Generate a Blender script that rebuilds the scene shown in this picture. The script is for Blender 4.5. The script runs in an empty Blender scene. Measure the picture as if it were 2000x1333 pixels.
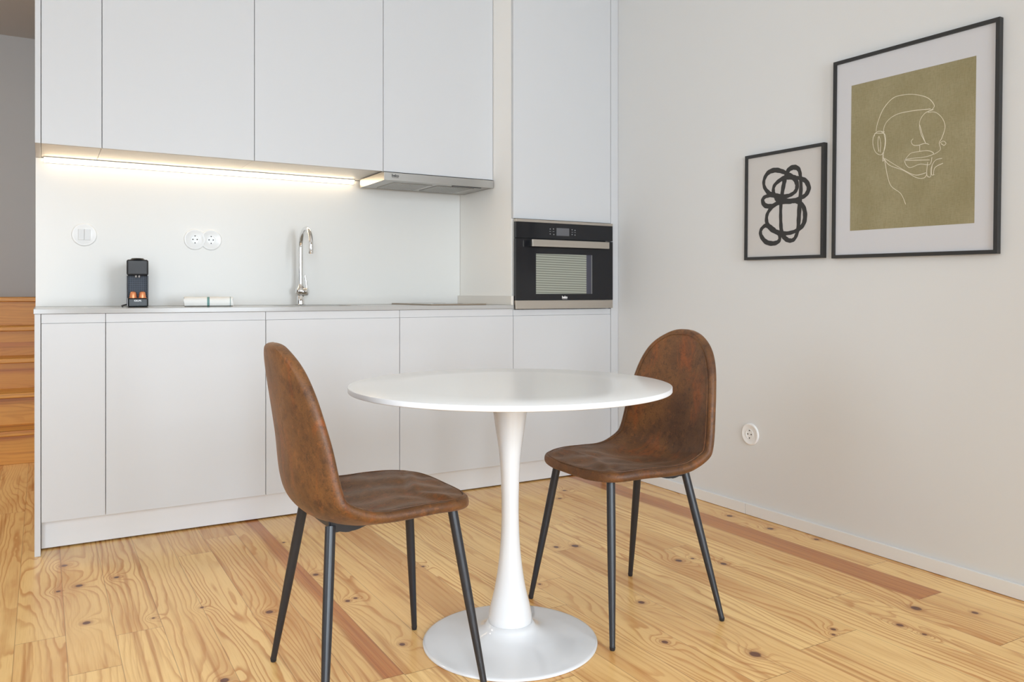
import bpy, bmesh, math, random
from mathutils import Vector, Matrix
S = bpy.context.scene
C = S.collection
PI = math.pi
R = math.radians

# ------------------------------------------------------------------ camera
# metres; x runs along the kitchen, y goes from the room into the kitchen, z up
cam_data = bpy.data.cameras.new('camera')
cam = bpy.data.objects.new('camera', cam_data)
C.objects.link(cam)
cam.location = (0.0242, -3.4004, 0.9652)
cam.rotation_euler = (PI / 2, 0, -0.5311)
cam_data.sensor_width = 36.0
cam_data.lens = 36.0 * 1562.4 / 2000.0
cam_data.shift_y = -93.4 / 2000.0
cam_data.clip_start = 0.02
S.camera = cam

# ------------------------------------------------------------------ view
S.view_settings.view_transform = 'Standard'
S.view_settings.look = 'None'
S.view_settings.exposure = 0.03
S.view_settings.gamma = 1.0
S.view_settings.use_curve_mapping = False
try:
    S.cycles.max_bounces = 10
    S.cycles.diffuse_bounces = 6
    S.cycles.use_denoising = True
    S.cycles.sample_clamp_indirect = 6.0
    S.cycles.caustics_reflective = False
    S.cycles.caustics_refractive = False
except Exception:
    pass

# ------------------------------------------------------------------ sky seen through the windows
W = bpy.data.worlds.new('sky')
S.world = W
W.use_nodes = True
W.node_tree.nodes['Background'].inputs[0].default_value = (0.80, 0.90, 1.0, 1)
W.node_tree.nodes['Background'].inputs[1].default_value = 2.0


def area(name, loc, rot, sx, sy, power, col, parent=None):
    d = bpy.data.lights.new(name, 'AREA')
    d.shape = 'RECTANGLE'
    d.size = sx
    d.size_y = sy
    d.energy = power
    d.color = col
    o = bpy.data.objects.new(name, d)
    o.location = loc
    o.rotation_euler = rot
    C.objects.link(o)
    if parent:
        o.parent = parent
    return o


# daylight entering by the two tall windows behind the camera and the one in the left wall
WIN = [(0.95, 2.25), (-1.25, 0.05)]          # x ranges of the windows in the wall behind the camera
for (xa, xb), pw in zip(WIN, (165.0, 260.0)):
    area('window_daylight', ((xa + xb) / 2, -5.72, 1.45), (PI / 2 - .42, 0, 0), xb - xa + .1, 2.2, pw, (0.81, 0.91, 1.0))
area('window_daylight', (-2.15, -2.2, 1.75), (0, -PI / 2 + .42, 0), 1.9, 1.7, 34.0, (0.81, 0.91, 1.0))

# ------------------------------------------------------------------ material helpers
def srgb(r, g, b):
    f = lambda c: (c / 255 / 12.92) if c / 255 <= .04045 else ((c / 255 + .055) / 1.055) ** 2.4
    return (f(r), f(g), f(b), 1)


class NT:
    def __init__(s, name):
        s.m = bpy.data.materials.new(name)
        s.m.use_nodes = True
        s.t = s.m.node_tree
        s.b = s.t.nodes['Principled BSDF']

    def n(s, typ, **kw):
        nd = s.t.nodes.new(typ)
        for k, v in kw.items():
            if k.startswith('i_'):
                nd.inputs[int(k[2:])].default_value = v
            else:
                setattr(nd, k, v)
        return nd

    def l(s, a, b):
        s.t.links.new(a, b)

    def math(s, op, a, b=None, c=None, clamp=False):
        nd = s.t.nodes.new('ShaderNodeMath')
        nd.operation = op
        nd.use_clamp = clamp
        for i, v in enumerate((a, b, c)):
            if v is None:
                continue
            if isinstance(v, (int, float)):
                nd.inputs[i].default_value = v
            else:
                s.l(v, nd.inputs[i])
        return nd.outputs[0]

    def mix(s, fac, a, b, mode='MIX'):
        nd = s.t.nodes.new('ShaderNodeMix')
        nd.data_type = 'RGBA'
        nd.blend_type = mode
        for sock, v in ((nd.inputs[0], fac), (nd.inputs[6], a), (nd.inputs[7], b)):
            if isinstance(v, (int, float, tuple)):
                sock.default_value = v
            else:
                s.l(v, sock)
        return nd.outputs[2]

    def smooth(s, v, lo, hi):
        nd = s.t.nodes.new('ShaderNodeMapRange')
        nd.interpolation_type = 'SMOOTHSTEP'
        s.l(v, nd.inputs[0])
        for i, q in ((1, lo), (2, hi)):
            if isinstance(q, (int, float)):
                nd.inputs[i].default_value = q
            else:
                s.l(q, nd.inputs[i])
        return nd.outputs[0]

    def noise(s, vec, scale, detail=3, rough=.5, dist=0.0):
        nd = s.t.nodes.new('ShaderNodeTexNoise')
        nd.inputs['Scale'].default_value = scale
        nd.inputs['Detail'].default_value = detail
        nd.inputs['Roughness'].default_value = rough
        nd.inputs['Distortion'].default_value = dist
        if vec is not None:
            s.l(vec, nd.inputs['Vector'])
        return nd.outputs[0]

    def xyz(s, x, y, z):
        nd = s.t.nodes.new('ShaderNodeCombineXYZ')
        for i, v in enumerate((x, y, z)):
            if isinstance(v, (int, float)):
                nd.inputs[i].default_value = v
            else:
                s.l(v, nd.inputs[i])
        return nd.outputs[0]

    def sep(s, v):
        nd = s.t.nodes.new('ShaderNodeSeparateXYZ')
        s.l(v, nd.inputs[0])
        return nd.outputs

    def coord(s, k='Object'):
        return s.t.nodes.new('ShaderNodeTexCoord').outputs[k]

    def bump(s, h, strength, dist=.001):
        nd = s.t.nodes.new('ShaderNodeBump')
        nd.inputs['Strength'].default_value = strength
        nd.inputs['Distance'].default_value = dist
        s.l(h, nd.inputs['Height'])
        s.l(nd.outputs[0], s.b.inputs['Normal'])


def plain(name, col, rough=.5, metal=0.0, spec=.5, var=0.0, bump=0.0, bscale=200, coat=0.0):
    t = NT(name)
    t.b.inputs['Base Color'].default_value = col
    t.b.inputs['Roughness'].default_value = rough
    t.b.inputs['Metallic'].default_value = metal
    t.b.inputs['Specular IOR Level'].default_value = spec
    t.b.inputs['Coat Weight'].default_value = coat
    co = t.coord()
    if var:
        n = t.noise(co, 6, 3)
        c2 = tuple(max(0, c * (1 - var)) for c in col[:3]) + (1,)
        t.l(t.mix(n, col, c2), t.b.inputs['Base Color'])
    if bump:
        t.bump(t.noise(co, bscale, 3), bump)
    return t.m


def brushed(name, col, rough, axis):
    t = NT(name)
    co = t.sep(t.coord())
    sc = [1.5, 400, 400]
    if axis == 'z':
        sc = [400, 400, 1.5]
    v = t.xyz(*[t.math('MULTIPLY', co[i], sc[i]) for i in range(3)])
    n = t.noise(v, 1.0, 2)
    c2 = tuple(c * .86 for c in col[:3]) + (1,)
    t.l(t.mix(n, c2, col), t.b.inputs['Base Color'])
    t.b.inputs['Metallic'].default_value = 1.0
    t.l(t.math('ADD', t.math('MULTIPLY', n, .12), rough - .06), t.b.inputs['Roughness'])
    return t.m


KNOTS = [(.093, -.155, 10), (.129, -.403, 10), (.069, -.426, 7), (.136, -.752, 10), (.242, -.379, 9), (.309, -.813, 5),
         (.447, -.801, 6), (.83, -.284, 6), (.832, -.696, 10), (.617, -.941, 11), (.85, -.978, 7), (.879, -.968, 6),
         (.877, -1.353, 8), (.416, -1.319, 10), (1.151, -.805, 5), (1.184, -.806, 6), (2.592, -.89, 11), (2.597, -1.111, 11),
         (2.64, -1.302, 10), (2.004, -1.217, 11), (2.063, -1.225, 6), (2.119, -1.324, 11), (1.982, -1.888, 7), (1.952, -1.912, 5),
         (1.509, -1.707, 8), (1.667, -1.887, 15), (2.331, -1.915, 13), (2.452, -2.026, 8), (2.173, -1.967, 9), (2.175, -2.041, 7),
         (2.227, -.159, 8), (2.122, -.273, 9), (1.778, -.889, 12), (1.708, -.864, 9), (1.447, -1.16, 5), (1.636, -1.453, 9)]


def pine(name, knots, lite, dark, heart, use_uv=True, rough=.26, along='y'):
    """varnished knotty pine; planks carry their own seed and heartwood share as a colour attribute"""
    t = NT(name)
    co = t.sep(t.coord('Object'))
    X, Y = (co[0], co[1]) if along == 'y' else (co[2], co[0])
    if along == 'x':
        X = t.math('ADD', co[2], co[1])
    if use_uv:
        at = t.n('ShaderNodeAttribute', attribute_name='plank')
        ac = t.sep(at.outputs['Color'])
        seed = t.math('MULTIPLY', ac[2], 40.0)
        tone, hrt = ac[0], ac[1]
        uv = t.n('ShaderNodeUVMap', uv_map='UVMap')
        u = t.sep(uv.outputs[0])[0]
    else:
        oi = t.n('ShaderNodeObjectInfo')
        seed = t.math('MULTIPLY', oi.outputs['Random'], 40.0)
        tone = oi.outputs['Random']
        hrt = t.math('MULTIPLY', t.math('FRACT', t.math('MULTIPLY', oi.outputs['Random'], 7.3)), .35)
        u = t.math('FRACT', t.math('MULTIPLY', X, 5.0))
    # distance to the nearest knot, knots are longer across the plank's length
    dmin = None
    ring = None
    for kx, ky, kr in knots:
        dx = t.math('DIVIDE', t.math('SUBTRACT', X, kx), kr / 1000 * 1.0)
        dy = t.math('DIVIDE', t.math('SUBTRACT', Y, ky), kr / 1000 * 1.15)
        d = t.math('SQRT', t.math('ADD', t.math('MULTIPLY', dx, dx), t.math('MULTIPLY', dy, dy)))
        dmin = d if dmin is None else t.math('MINIMUM', dmin, d)
    wob = t.noise(t.xyz(t.math('MULTIPLY', X, 9), t.math('MULTIPLY', Y, .95), seed), 1.0, 1.5, .45)
    wob2 = t.noise(t.xyz(t.math('MULTIPLY', X, 22), t.math('MULTIPLY', Y, 6), seed), 1.0, 2, .5)
    amp = t.math('ADD', 4.0, t.math('MULTIPLY', t.math('FRACT', t.math('MULTIPLY', seed, .37)), 14.0))
    rings = t.math('ADD', t.math('MULTIPLY', wob, amp), t.math('MULTIPLY', X, 44.0))
    rings = t.math('ADD', rings, t.math('MULTIPLY', wob2, 1.0))
    if dmin is not None:
        rings = t.math('ADD', rings, t.math('MULTIPLY', t.math('EXPONENT', t.math('MULTIPLY', dmin, -.33)), 5.0))
    fr = t.math('FRACT', rings)
    # late wood: slow rise, sharp fall
    line = t.math('MULTIPLY', t.smooth(fr, .50, .88), t.math('SUBTRACT', 1.0, t.smooth(fr, .90, 1.0)))
    fade = t.smooth(t.noise(t.xyz(t.math('MULTIPLY', X, 5), t.math('MULTIPLY', Y, .8), t.math('ADD', seed, 9)), 1.0, 2), .28, .72)
    line = t.math('MULTIPLY', line, t.math('ADD', t.math('MULTIPLY', fade, .72), .12))
    base = t.mix(tone, lite, tuple(a * .35 + b * .65 for a, b in zip(lite, dark)))
    blot = t.noise(t.xyz(t.math('MULTIPLY', X, 8), t.math('MULTIPLY', Y, 1.6), t.math('ADD', seed, 3)), 1.0, 3)
    base = t.mix(t.math('MULTIPLY', t.smooth(blot, .45, .8), .55), base, dark)
    colr = t.mix(line, base, dark)
    fib = t.noise(t.xyz(t.math('MULTIPLY', X, 420), t.math('MULTIPLY', Y, 9), seed), 1.0, 2)
    colr = t.mix(t.math('MULTIPLY', t.smooth(fib, .45, .75), .22), colr, dark)
    strk = t.noise(t.xyz(t.math('MULTIPLY', X, 34), t.math('MULTIPLY', Y, .9), t.math('ADD', seed, 17)), 1.0, 3, .55)
    colr = t.mix(t.math('MULTIPLY', t.smooth(strk, .52, .72), .70), colr, srgb(178, 112, 48))
    # heartwood on one side of a board
    hu = t.math('ADD', u, t.math('MULTIPLY', t.math('SUBTRACT', blot, .5), .5))
    h0 = t.math('SUBTRACT', 1.0, hrt)
    hm = t.math('MULTIPLY', t.smooth(hu, h0, t.math('ADD', h0, .2)), t.math('GREATER_THAN', hrt, .01))
    hs = t.noise(t.xyz(t.math('MULTIPLY', X, 150), t.math('MULTIPLY', Y, 1.3), seed), 1.0, 3, .6)
    hcol = t.mix(t.smooth(hs, .36, .62), tuple(c * .62 for c in heart[:3]) + (1,), srgb(196, 126, 66))
    hcol = t.mix(.35, hcol, heart)
    colr = t.mix(t.math('MULTIPLY', hm, .85), colr, hcol)
    if dmin is not None:
        dn = t.math('ADD', dmin, t.math('MULTIPLY', t.math('SUBTRACT', wob2, .5), .9))
        halo = t.math('SUBTRACT', 1.0, t.smooth(dn, .8, 2.8))
        colr = t.mix(t.math('MULTIPLY', halo, .45), colr, srgb(150, 84, 34))
        core = t.math('SUBTRACT', 1.0, t.smooth(dn, .75, 1.2))
        colr = t.mix(t.math('MULTIPLY', core, .93), colr, srgb(92, 44, 26))
    if use_uv:
        # dark joint at the edge of each board
        e = t.math('MINIMUM', u, t.math('SUBTRACT', 1.0, u))
        ln = t.math('SUBTRACT', 1.0, t.smooth(e, .003, .011))
        colr = t.mix(t.math('MULTIPLY', ln, .5), colr, srgb(96, 56, 22))
    t.l(colr, t.b.inputs['Base Color'])
    t.b.inputs['Roughness'].default_value = rough
    t.b.inputs['Specular IOR Level'].default_value = .4
    t.bump(t.math('ADD', line, t.math('MULTIPLY', fib, .5)), .05, .0006)
    return t.m


def leather():
    t = NT('distressed_leather')
    co = t.coord()
    cs = t.sep(co)
    big = t.noise(co, 5.0, 4, .6, .6)
    mid = t.noise(co, 16, 6, .7, .4)
    fine = t.noise(co, 260, 3, .6)
    streak = t.noise(t.xyz(t.math('MULTIPLY', cs[0], 14), t.math('MULTIPLY', cs[1], 14), t.math('MULTIPLY', cs[2], 5)), 1.0, 5, .65, .8)
    c = t.mix(t.smooth(big, .32, .70), srgb(80, 50, 28), srgb(116, 75, 37))
    c = t.mix(t.math('MULTIPLY', t.smooth(streak, .50, .72), .75), c, srgb(140, 72, 24))
    c = t.mix(t.math('MULTIPLY', t.smooth(mid, .52, .72), .60), c, srgb(58, 34, 22))
    c = t.mix(t.math('MULTIPLY', t.smooth(fine, .45, .75), .38), c, srgb(48, 28, 18))
    gran = t.noise(co, 70, 5, .75)
    c = t.mix(t.math('MULTIPLY', t.smooth(gran, .50, .66), .55), c, srgb(50, 29, 18))
    c = t.mix(t.math('MULTIPLY', t.smooth(t.noise(co, 42, 5, .8), .54, .70), .45), c, srgb(150, 92, 46))
    t.l(c, t.b.inputs['Base Color'])
    t.l(t.math('ADD', .40, t.math('MULTIPLY', mid, .28)), t.b.inputs['Roughness'])
    t.b.inputs['Specular IOR Level'].default_value = .45
    t.b.inputs['Sheen Weight'].default_value = .10
    t.b.inputs['Sheen Roughness'].default_value = .45
    t.b.inputs['Sheen Tint'].default_value = (.9, .65, .45, 1)
    cell = t.n('ShaderNodeTexVoronoi')
    cell.inputs['Scale'].default_value = 330
    t.l(co, cell.inputs['Vector'])
    h = t.math('ADD', t.math('MULTIPLY', cell.outputs[0], .5), t.math('MULTIPLY', fine, .6))
    h = t.math('ADD', h, t.math('MULTIPLY', mid, 1.5))
    t.bump(h, .32, .0012)
    return t.m


M = {}
M['wall'] = plain('wall_paint', (.69, .695, .69, 1), .75, spec=.25, bump=.03, bscale=90)
M['wall_k'] = plain('wall_paint_white', (.74, .73, .71, 1), .75, spec=.25, bump=.03, bscale=90)
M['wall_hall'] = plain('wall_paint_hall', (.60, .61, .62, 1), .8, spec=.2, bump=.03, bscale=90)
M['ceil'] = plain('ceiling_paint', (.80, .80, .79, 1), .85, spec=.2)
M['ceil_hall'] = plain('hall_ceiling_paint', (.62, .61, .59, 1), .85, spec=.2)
M['lacquer'] = plain('white_lacquer', (.575, .58, .59, 1), .38, spec=.4, bump=.012, bscale=60)
M['side_panel_led_glow'] = plain('side_panel_led_glow', (.88, .86, .82, 1), .45)  # lighter, creamier copy of the lacquer: LED strip glow put into the colour
M['plinthw'] = plain('white_kickboard', (.70, .705, .715, 1), .42, spec=.4)
M['carcass'] = plain('white_melamine', (.86, .86, .84, 1), .5)
M['quartz'] = plain('pale_grey_quartz', (.42, .415, .405, 1), .18, spec=.5, var=.04)
M['upstand_led_glow'] = plain('quartz_with_led_glow', (.74, .70, .64, 1), .3)  # brighter, warmer copy of the quartz, with the LED light painted in
M['splash'] = plain('white_splashback', (.71, .695, .66, 1), .32, spec=.45)
M['base_paint'] = plain('skirting_paint', (.76, .755, .74, 1), .42, spec=.45)
M['dark'] = plain('shadow_gap_black', (.02, .02, .02, 1), .6)
M['black_metal'] = plain('black_powder_coat', (.016, .017, .021, 1), .36, spec=.5)
M['rubber'] = plain('black_rubber', (.012, .012, .014, 1), .6)
M['white_plastic'] = plain('white_plastic', (.80, .80, .79, 1), .3)
M['switch_plastic'] = plain('switch_rocker_plastic', (.66, .66, .65, 1), .35)
M['hole'] = plain('socket_hole', (.05, .05, .05, 1), .7)
M['gloss_white'] = plain('glossy_white_lacquered_metal', (.67, .675, .685, 1), .12, coat=.3)
M['top_white'] = plain('satin_white_tabletop', (.84, .835, .82, 1), .22, spec=.5)
M['rim_white'] = plain('white_table_edge', (.72, .72, .73, 1), .3)
M['steel'] = brushed('brushed_steel', (.46, .445, .42, 1), .34, 'x')
M['warm_steel'] = brushed('warm_brushed_steel', (.56, .51, .45, 1), .40, 'x')
M['chrome'] = plain('chrome', (.80, .80, .80, 1), .06, metal=1)
M['oven_glass'] = plain('black_oven_glass', (.014, .014, .016, 1), .10, spec=.35)
M['oven_dark'] = plain('oven_black_metal', (.02, .02, .022, 1), .4)
M['display'] = plain('oven_display', (.12, .12, .13, 1), .15)
M['print_white'] = plain('printed_white', (.75, .75, .75, 1), .5)
M['print_grey'] = plain('printed_grey', (.25, .25, .26, 1), .5)
M['print_dark'] = plain('printed_dark', (.06, .06, .06, 1), .5)
M['hob'] = plain('hob_glass_with_reflection', (.42, .42, .40, 1), .05)  # pale base colour stands for white reflected in the glass
M['hob_frame'] = plain('hob_frame_bronze', (.36, .29, .22, 1), .3, metal=.8)
M['coffee_body'] = plain('anthracite_plastic', (.026, .026, .028, 1), .36, spec=.3)
M['coffee_dark'] = plain('black_plastic', (.012, .014, .015, 1), .35, spec=.3)
M['silver_plastic'] = plain('silver_grey_plastic', (.34, .32, .31, 1), .35, metal=.3)
M['copper'] = plain('copper_capsule_foil', (.80, .30, .13, 1), .35, metal=.45)
M['sink'] = plain('beige_sink_composite', (.52, .48, .42, 1), .4)
M['frame_black'] = plain('black_picture_frame', (.020, .020, .020, 1), .42, bump=.02, bscale=400)
M['mat_white'] = plain('white_passepartout', (.60, .60, .62, 1), .8, spec=.2)
M['paper'] = plain('art_paper', (.56, .54, .52, 1), .85, spec=.2)
M['ink'] = plain('charcoal_ink', (.042, .040, .038, 1), .8, var=.4)
M['line_cream'] = plain('cream_line', (.72, .66, .52, 1), .8)
M['leather'] = leather()
M['pvc'] = plain('white_window_frame', (.8, .8, .8, 1), .4)


def olive():
    t = NT('olive_canvas_print')
    co = t.coord()
    cs = t.sep(co)
    a = t.noise(t.xyz(t.math('MULTIPLY', cs[0], 60), t.math('MULTIPLY', cs[1], 60), t.math('MULTIPLY', cs[2], 700)), 1.0, 2)
    b = t.noise(t.xyz(t.math('MULTIPLY', cs[0], 700), t.math('MULTIPLY', cs[1], 700), t.math('MULTIPLY', cs[2], 60)), 1.0, 2)
    c = t.noise(co, 7, 4)
    k = t.mix(t.smooth(c, .3, .75), srgb(147, 138, 106), srgb(158, 149, 118))
    k = t.mix(t.math('MULTIPLY', t.smooth(t.math('ADD', a, b), .85, 1.25), .40), k, srgb(122, 113, 80))
    t.l(k, t.b.inputs['Base Color'])
    t.b.inputs['Roughness'].default_value = .85
    t.b.inputs['Specular IOR Level'].default_value = .2
    return t.m


M['olive'] = olive()


def glass_pane():
    t = NT('window_pane_glass')
    tr = t.n('ShaderNodeBsdfTransparent')
    gl = t.n('ShaderNodeBsdfGlossy')
    gl.inputs['Roughness'].default_value = .02
    fr = t.n('ShaderNodeFresnel')
    mx = t.n('ShaderNodeMixShader')
    t.l(fr.outputs[0], mx.inputs[0])
    t.l(tr.outputs[0], mx.inputs[1])
    t.l(gl.outputs[0], mx.inputs[2])
    t.l(mx.outputs[0], t.t.nodes['Material Output'].inputs[0])
    return t.m


M['glass'] = glass_pane()


def emitter(name, col, st):
    t = NT(name)
    t.b.inputs['Base Color'].default_value = (.8, .8, .8, 1)
    t.b.inputs['Emission Color'].default_value = col
    t.b.inputs['Emission Strength'].default_value = st
    return t.m


M['led'] = emitter('led_diffuser', (1, .76, .48, 1), 14.0)
M['floor'] = pine('pine_floor', KNOTS, srgb(246, 206, 138), srgb(194, 130, 64), srgb(184, 106, 50))
M['stair_wood'] = pine('pine_stairs', [], srgb(232, 172, 82), srgb(190, 124, 50), srgb(176, 104, 44), use_uv=False, rough=.4, along='x')


def oven_window():
    t = NT('oven_window_glass')
    cs = t.sep(t.coord())
    w = t.math('SINE', t.math('MULTIPLY', t.math('ADD', cs[2], t.math('MULTIPLY', cs[0], .02)), 2 * PI / .0118))
    k = t.mix(t.smooth(w, -.6, .9), srgb(120, 122, 112), srgb(160, 163, 151))
    t.l(k, t.b.inputs['Base Color'])
    t.b.inputs['Roughness'].default_value = .18
    return t.m


M['oven_window'] = oven_window()


def towel_mat():
    t = NT('white_towel_with_teal_stripes')
    co = t.coord()
    x = t.sep(co)[0]
    def band(c, h):
        return t.math('LESS_THAN', t.math('ABSOLUTE', t.math('SUBTRACT', x, c)), h)
    base = t.mix(t.noise(co, 300, 2), (.88, .87, .83, 1), (.80, .79, .76, 1))
    k = t.mix(band(-.002, .005), base, srgb(112, 150, 146))
    k = t.mix(band(.088, .0016), k, srgb(150, 166, 162))
    t.l(k, t.b.inputs['Base Color'])
    t.b.inputs['Roughness'].default_value = .95
    t.b.inputs['Specular IOR Level'].default_value = .1
    t.bump(t.noise(co, 500, 3), .4, .001)
    return t.m


M['towel'] = towel_mat()


def grid_mat():
    t = NT('drip_grid_plastic')
    cs = t.sep(t.coord())
    def ln(v, p):
        f = t.math('FRACT', t.math('DIVIDE', v, p))
        return t.math('LESS_THAN', f, .28)
    g = t.math('MAXIMUM', ln(cs[0], .0072), ln(cs[2], .0078))
    t.l(t.mix(g, (.004, .006, .013, 1), (.090, .105, .135, 1)), t.b.inputs['Base Color'])
    t.b.inputs['Roughness'].default_value = .35
    t.b.inputs['Specular IOR Level'].default_value = .12
    return t.m


M['grid'] = grid_mat()

# ------------------------------------------------------------------ object helpers
def tag(o, label=None, cat=None, group=None, kind=None):
    if label:
        o['label'] = label
    if cat:
        o['category'] = cat
    if group:
        o['group'] = group
    if kind:
        o['kind'] = kind
    return o


def thing(name, loc, label, cat, group=None, rotz=0.0):
    o = bpy.data.objects.new(name, None)
    o.empty_display_size = .05
    o.location = loc
    o.rotation_euler = (0, 0, rotz)
    C.objects.link(o)
    return tag(o, label, cat, group)


def world_loc(o):
    v = Vector((0, 0, 0))
    while o:
        v += o.location
        o = o.parent
    return v


def obj(name, bm, mat, parent=None, world=False, smooth=False, bevel=0.0, seg=2, label=None, origin=None, angle=35):
    """link a bmesh as ONE object; world=True: its coordinates are world ones and the origin moves to a sensible spot"""
    me = bpy.data.meshes.new(name)
    if world:
        off = world_loc(parent) if parent else Vector(origin or (0, 0, 0))
        bmesh.ops.translate(bm, verts=bm.verts, vec=-off)
    bmesh.ops.recalc_face_normals(bm, faces=bm.faces)
    bm.to_mesh(me)
    bm.free()
    mats = mat if isinstance(mat, (list, tuple)) else [mat]
    for k in mats:
        me.materials.append(M[k] if isinstance(k, str) else k)
    o = bpy.data.objects.new(name, me)
    C.objects.link(o)
    if parent:
        o.parent = parent
    elif world and origin:
        o.location = origin
    if smooth:
        for p in me.polygons:
            p.use_smooth = True
        try:
            me.set_sharp_from_angle(angle=R(angle))
        except Exception:
            pass
    if bevel:
        md = o.modifiers.new('bevel', 'BEVEL')
        md.width = bevel
        md.segments = seg
        md.limit_method = 'ANGLE'
        for p in me.polygons:
            p.use_smooth = True
        try:
            me.set_sharp_from_angle(angle=R(30))
        except Exception:
            pass
        md.harden_normals = True
    if label:
        o['label'] = label
    return o


def box(bm, x0, x1, y0, y1, z0, z1, mi=0):
    vs = [bm.verts.new(p) for p in ((x0, y0, z0), (x1, y0, z0), (x1, y1, z0), (x0, y1, z0), (x0, y0, z1), (x1, y0, z1), (x1, y1, z1), (x0, y1, z1))]
    for f in ((0, 3, 2, 1), (4, 5, 6, 7), (0, 1, 5, 4), (1, 2, 6, 5), (2, 3, 7, 6), (3, 0, 4, 7)):
        fc = bm.faces.new([vs[i] for i in f])
        fc.material_index = mi
    return vs


def boxes(*bs):
    bm = bmesh.new()
    for b in bs:
        box(bm, *b)
    return bm


def tube(bm, pts, rad, seg=16, caps=True, mi=0):
    pts = [Vector(p) for p in pts]
    n = len(pts)
    rs = rad if isinstance(rad, (list, tuple)) else [rad] * n
    rings = []
    up = None
    for i, p in enumerate(pts):
        d = (pts[min(i + 1, n - 1)] - pts[max(i - 1, 0)]).normalized()
        if up is None:
            up = d.orthogonal().normalized()
        a = (up - d * up.dot(d)).normalized()
        up = a
        b = d.cross(a)
        rings.append([bm.verts.new(p + a * math.cos(t) * rs[i] + b * math.sin(t) * rs[i]) for t in [2 * PI * k / seg for k in range(seg)]])
    for i in range(n - 1):
        for k in range(seg):
            f = bm.faces.new((rings[i][k], rings[i][(k + 1) % seg], rings[i + 1][(k + 1) % seg], rings[i + 1][k]))
            f.material_index = mi
    if caps:
        for rr in (rings[0][::-1], rings[-1]):
            f = bm.faces.new(rr)
            f.material_index = mi
    return bm


def lathe(bm, prof, seg=64, c=(0, 0, 0), axis='z', cap0=True, cap1=True, mi=0):
    """prof: (r, h) pairs; axis z, or y (h along -y: towards the room), or x (h along -x)"""
    rings = []
    for r, h in prof:
        ring = []
        for k in range(seg):
            t = 2 * PI * k / seg
            a, b = r * math.cos(t), r * math.sin(t)
            p = (a, b, h) if axis == 'z' else ((a, -h, b) if axis == 'y' else (-h, a, b))
            ring.append(bm.verts.new((c[0] + p[0], c[1] + p[1], c[2] + p[2])))
        rings.append(ring)
    for i in range(len(rings) - 1):
        for k in range(seg):
            f = bm.faces.new((rings[i][k], rings[i][(k + 1) % seg], rings[i + 1][(k + 1) % seg], rings[i + 1][k]))
            f.material_index = mi
    if cap0:
        bm.faces.new(rings[0][::-1]).material_index = mi
    if cap1:
        bm.faces.new(rings[-1]).material_index = mi
    return bm


def spline(pts, n=8, closed=False):
    out = []
    m = len(pts)
    rng = range(m if closed else m - 1)
    for i in rng:
        g = lambda k: Vector(pts[k % m]) if closed else Vector(pts[max(0, min(m - 1, k))])
        p0, p1, p2, p3 = g(i - 1), g(i), g(i + 1), g(i + 2)
        for j in range(n):
            t = j / n
            out.append(.5 * ((2 * p1) + (-p0 + p2) * t + (2 * p0 - 5 * p1 + 4 * p2 - p3) * t * t + (-p0 + 3 * p1 - 3 * p2 + p3) * t ** 3))
    if not closed:
        out.append(Vector(pts[-1]))
    return out


def text_bm(body, size, depth=.0004, bold=0.0):
    cu = bpy.data.curves.new('lettering', 'FONT')
    cu.body = body
    cu.size = size
    cu.extrude = depth
    cu.offset = bold
    cu.align_x = 'CENTER'
    cu.align_y = 'CENTER'
    cu.resolution_u = 3
    tmp = bpy.data.objects.new('lettering', cu)
    C.objects.link(tmp)
    bpy.context.view_layer.update()
    me = bpy.data.meshes.new_from_object(tmp.evaluated_get(bpy.context.evaluated_depsgraph_get()))
    bm = bmesh.new()
    bm.from_mesh(me)
    bpy.data.objects.remove(tmp)
    bpy.data.curves.remove(cu)
    bpy.data.meshes.remove(me)
    # stand it up, facing the room (-y)
    bmesh.ops.rotate(bm, verts=bm.verts, cent=(0, 0, 0), matrix=Matrix.Rotation(PI / 2, 3, 'X'))
    return bm


def struct(name, bm, mat, **kw):
    o = obj(name, bm, mat, **kw)
    o['kind'] = 'structure'
    return o


# ------------------------------------------------------------------ the room
XL, XR = -1.75, 2.681          # side walls
YK = 0.600                     # wall behind the kitchen
YF = -5.25                     # wall behind the camera
YH = 3.80                      # far wall of the hall
ZC = 2.93                      # ceiling

random.seed(7)
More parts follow.
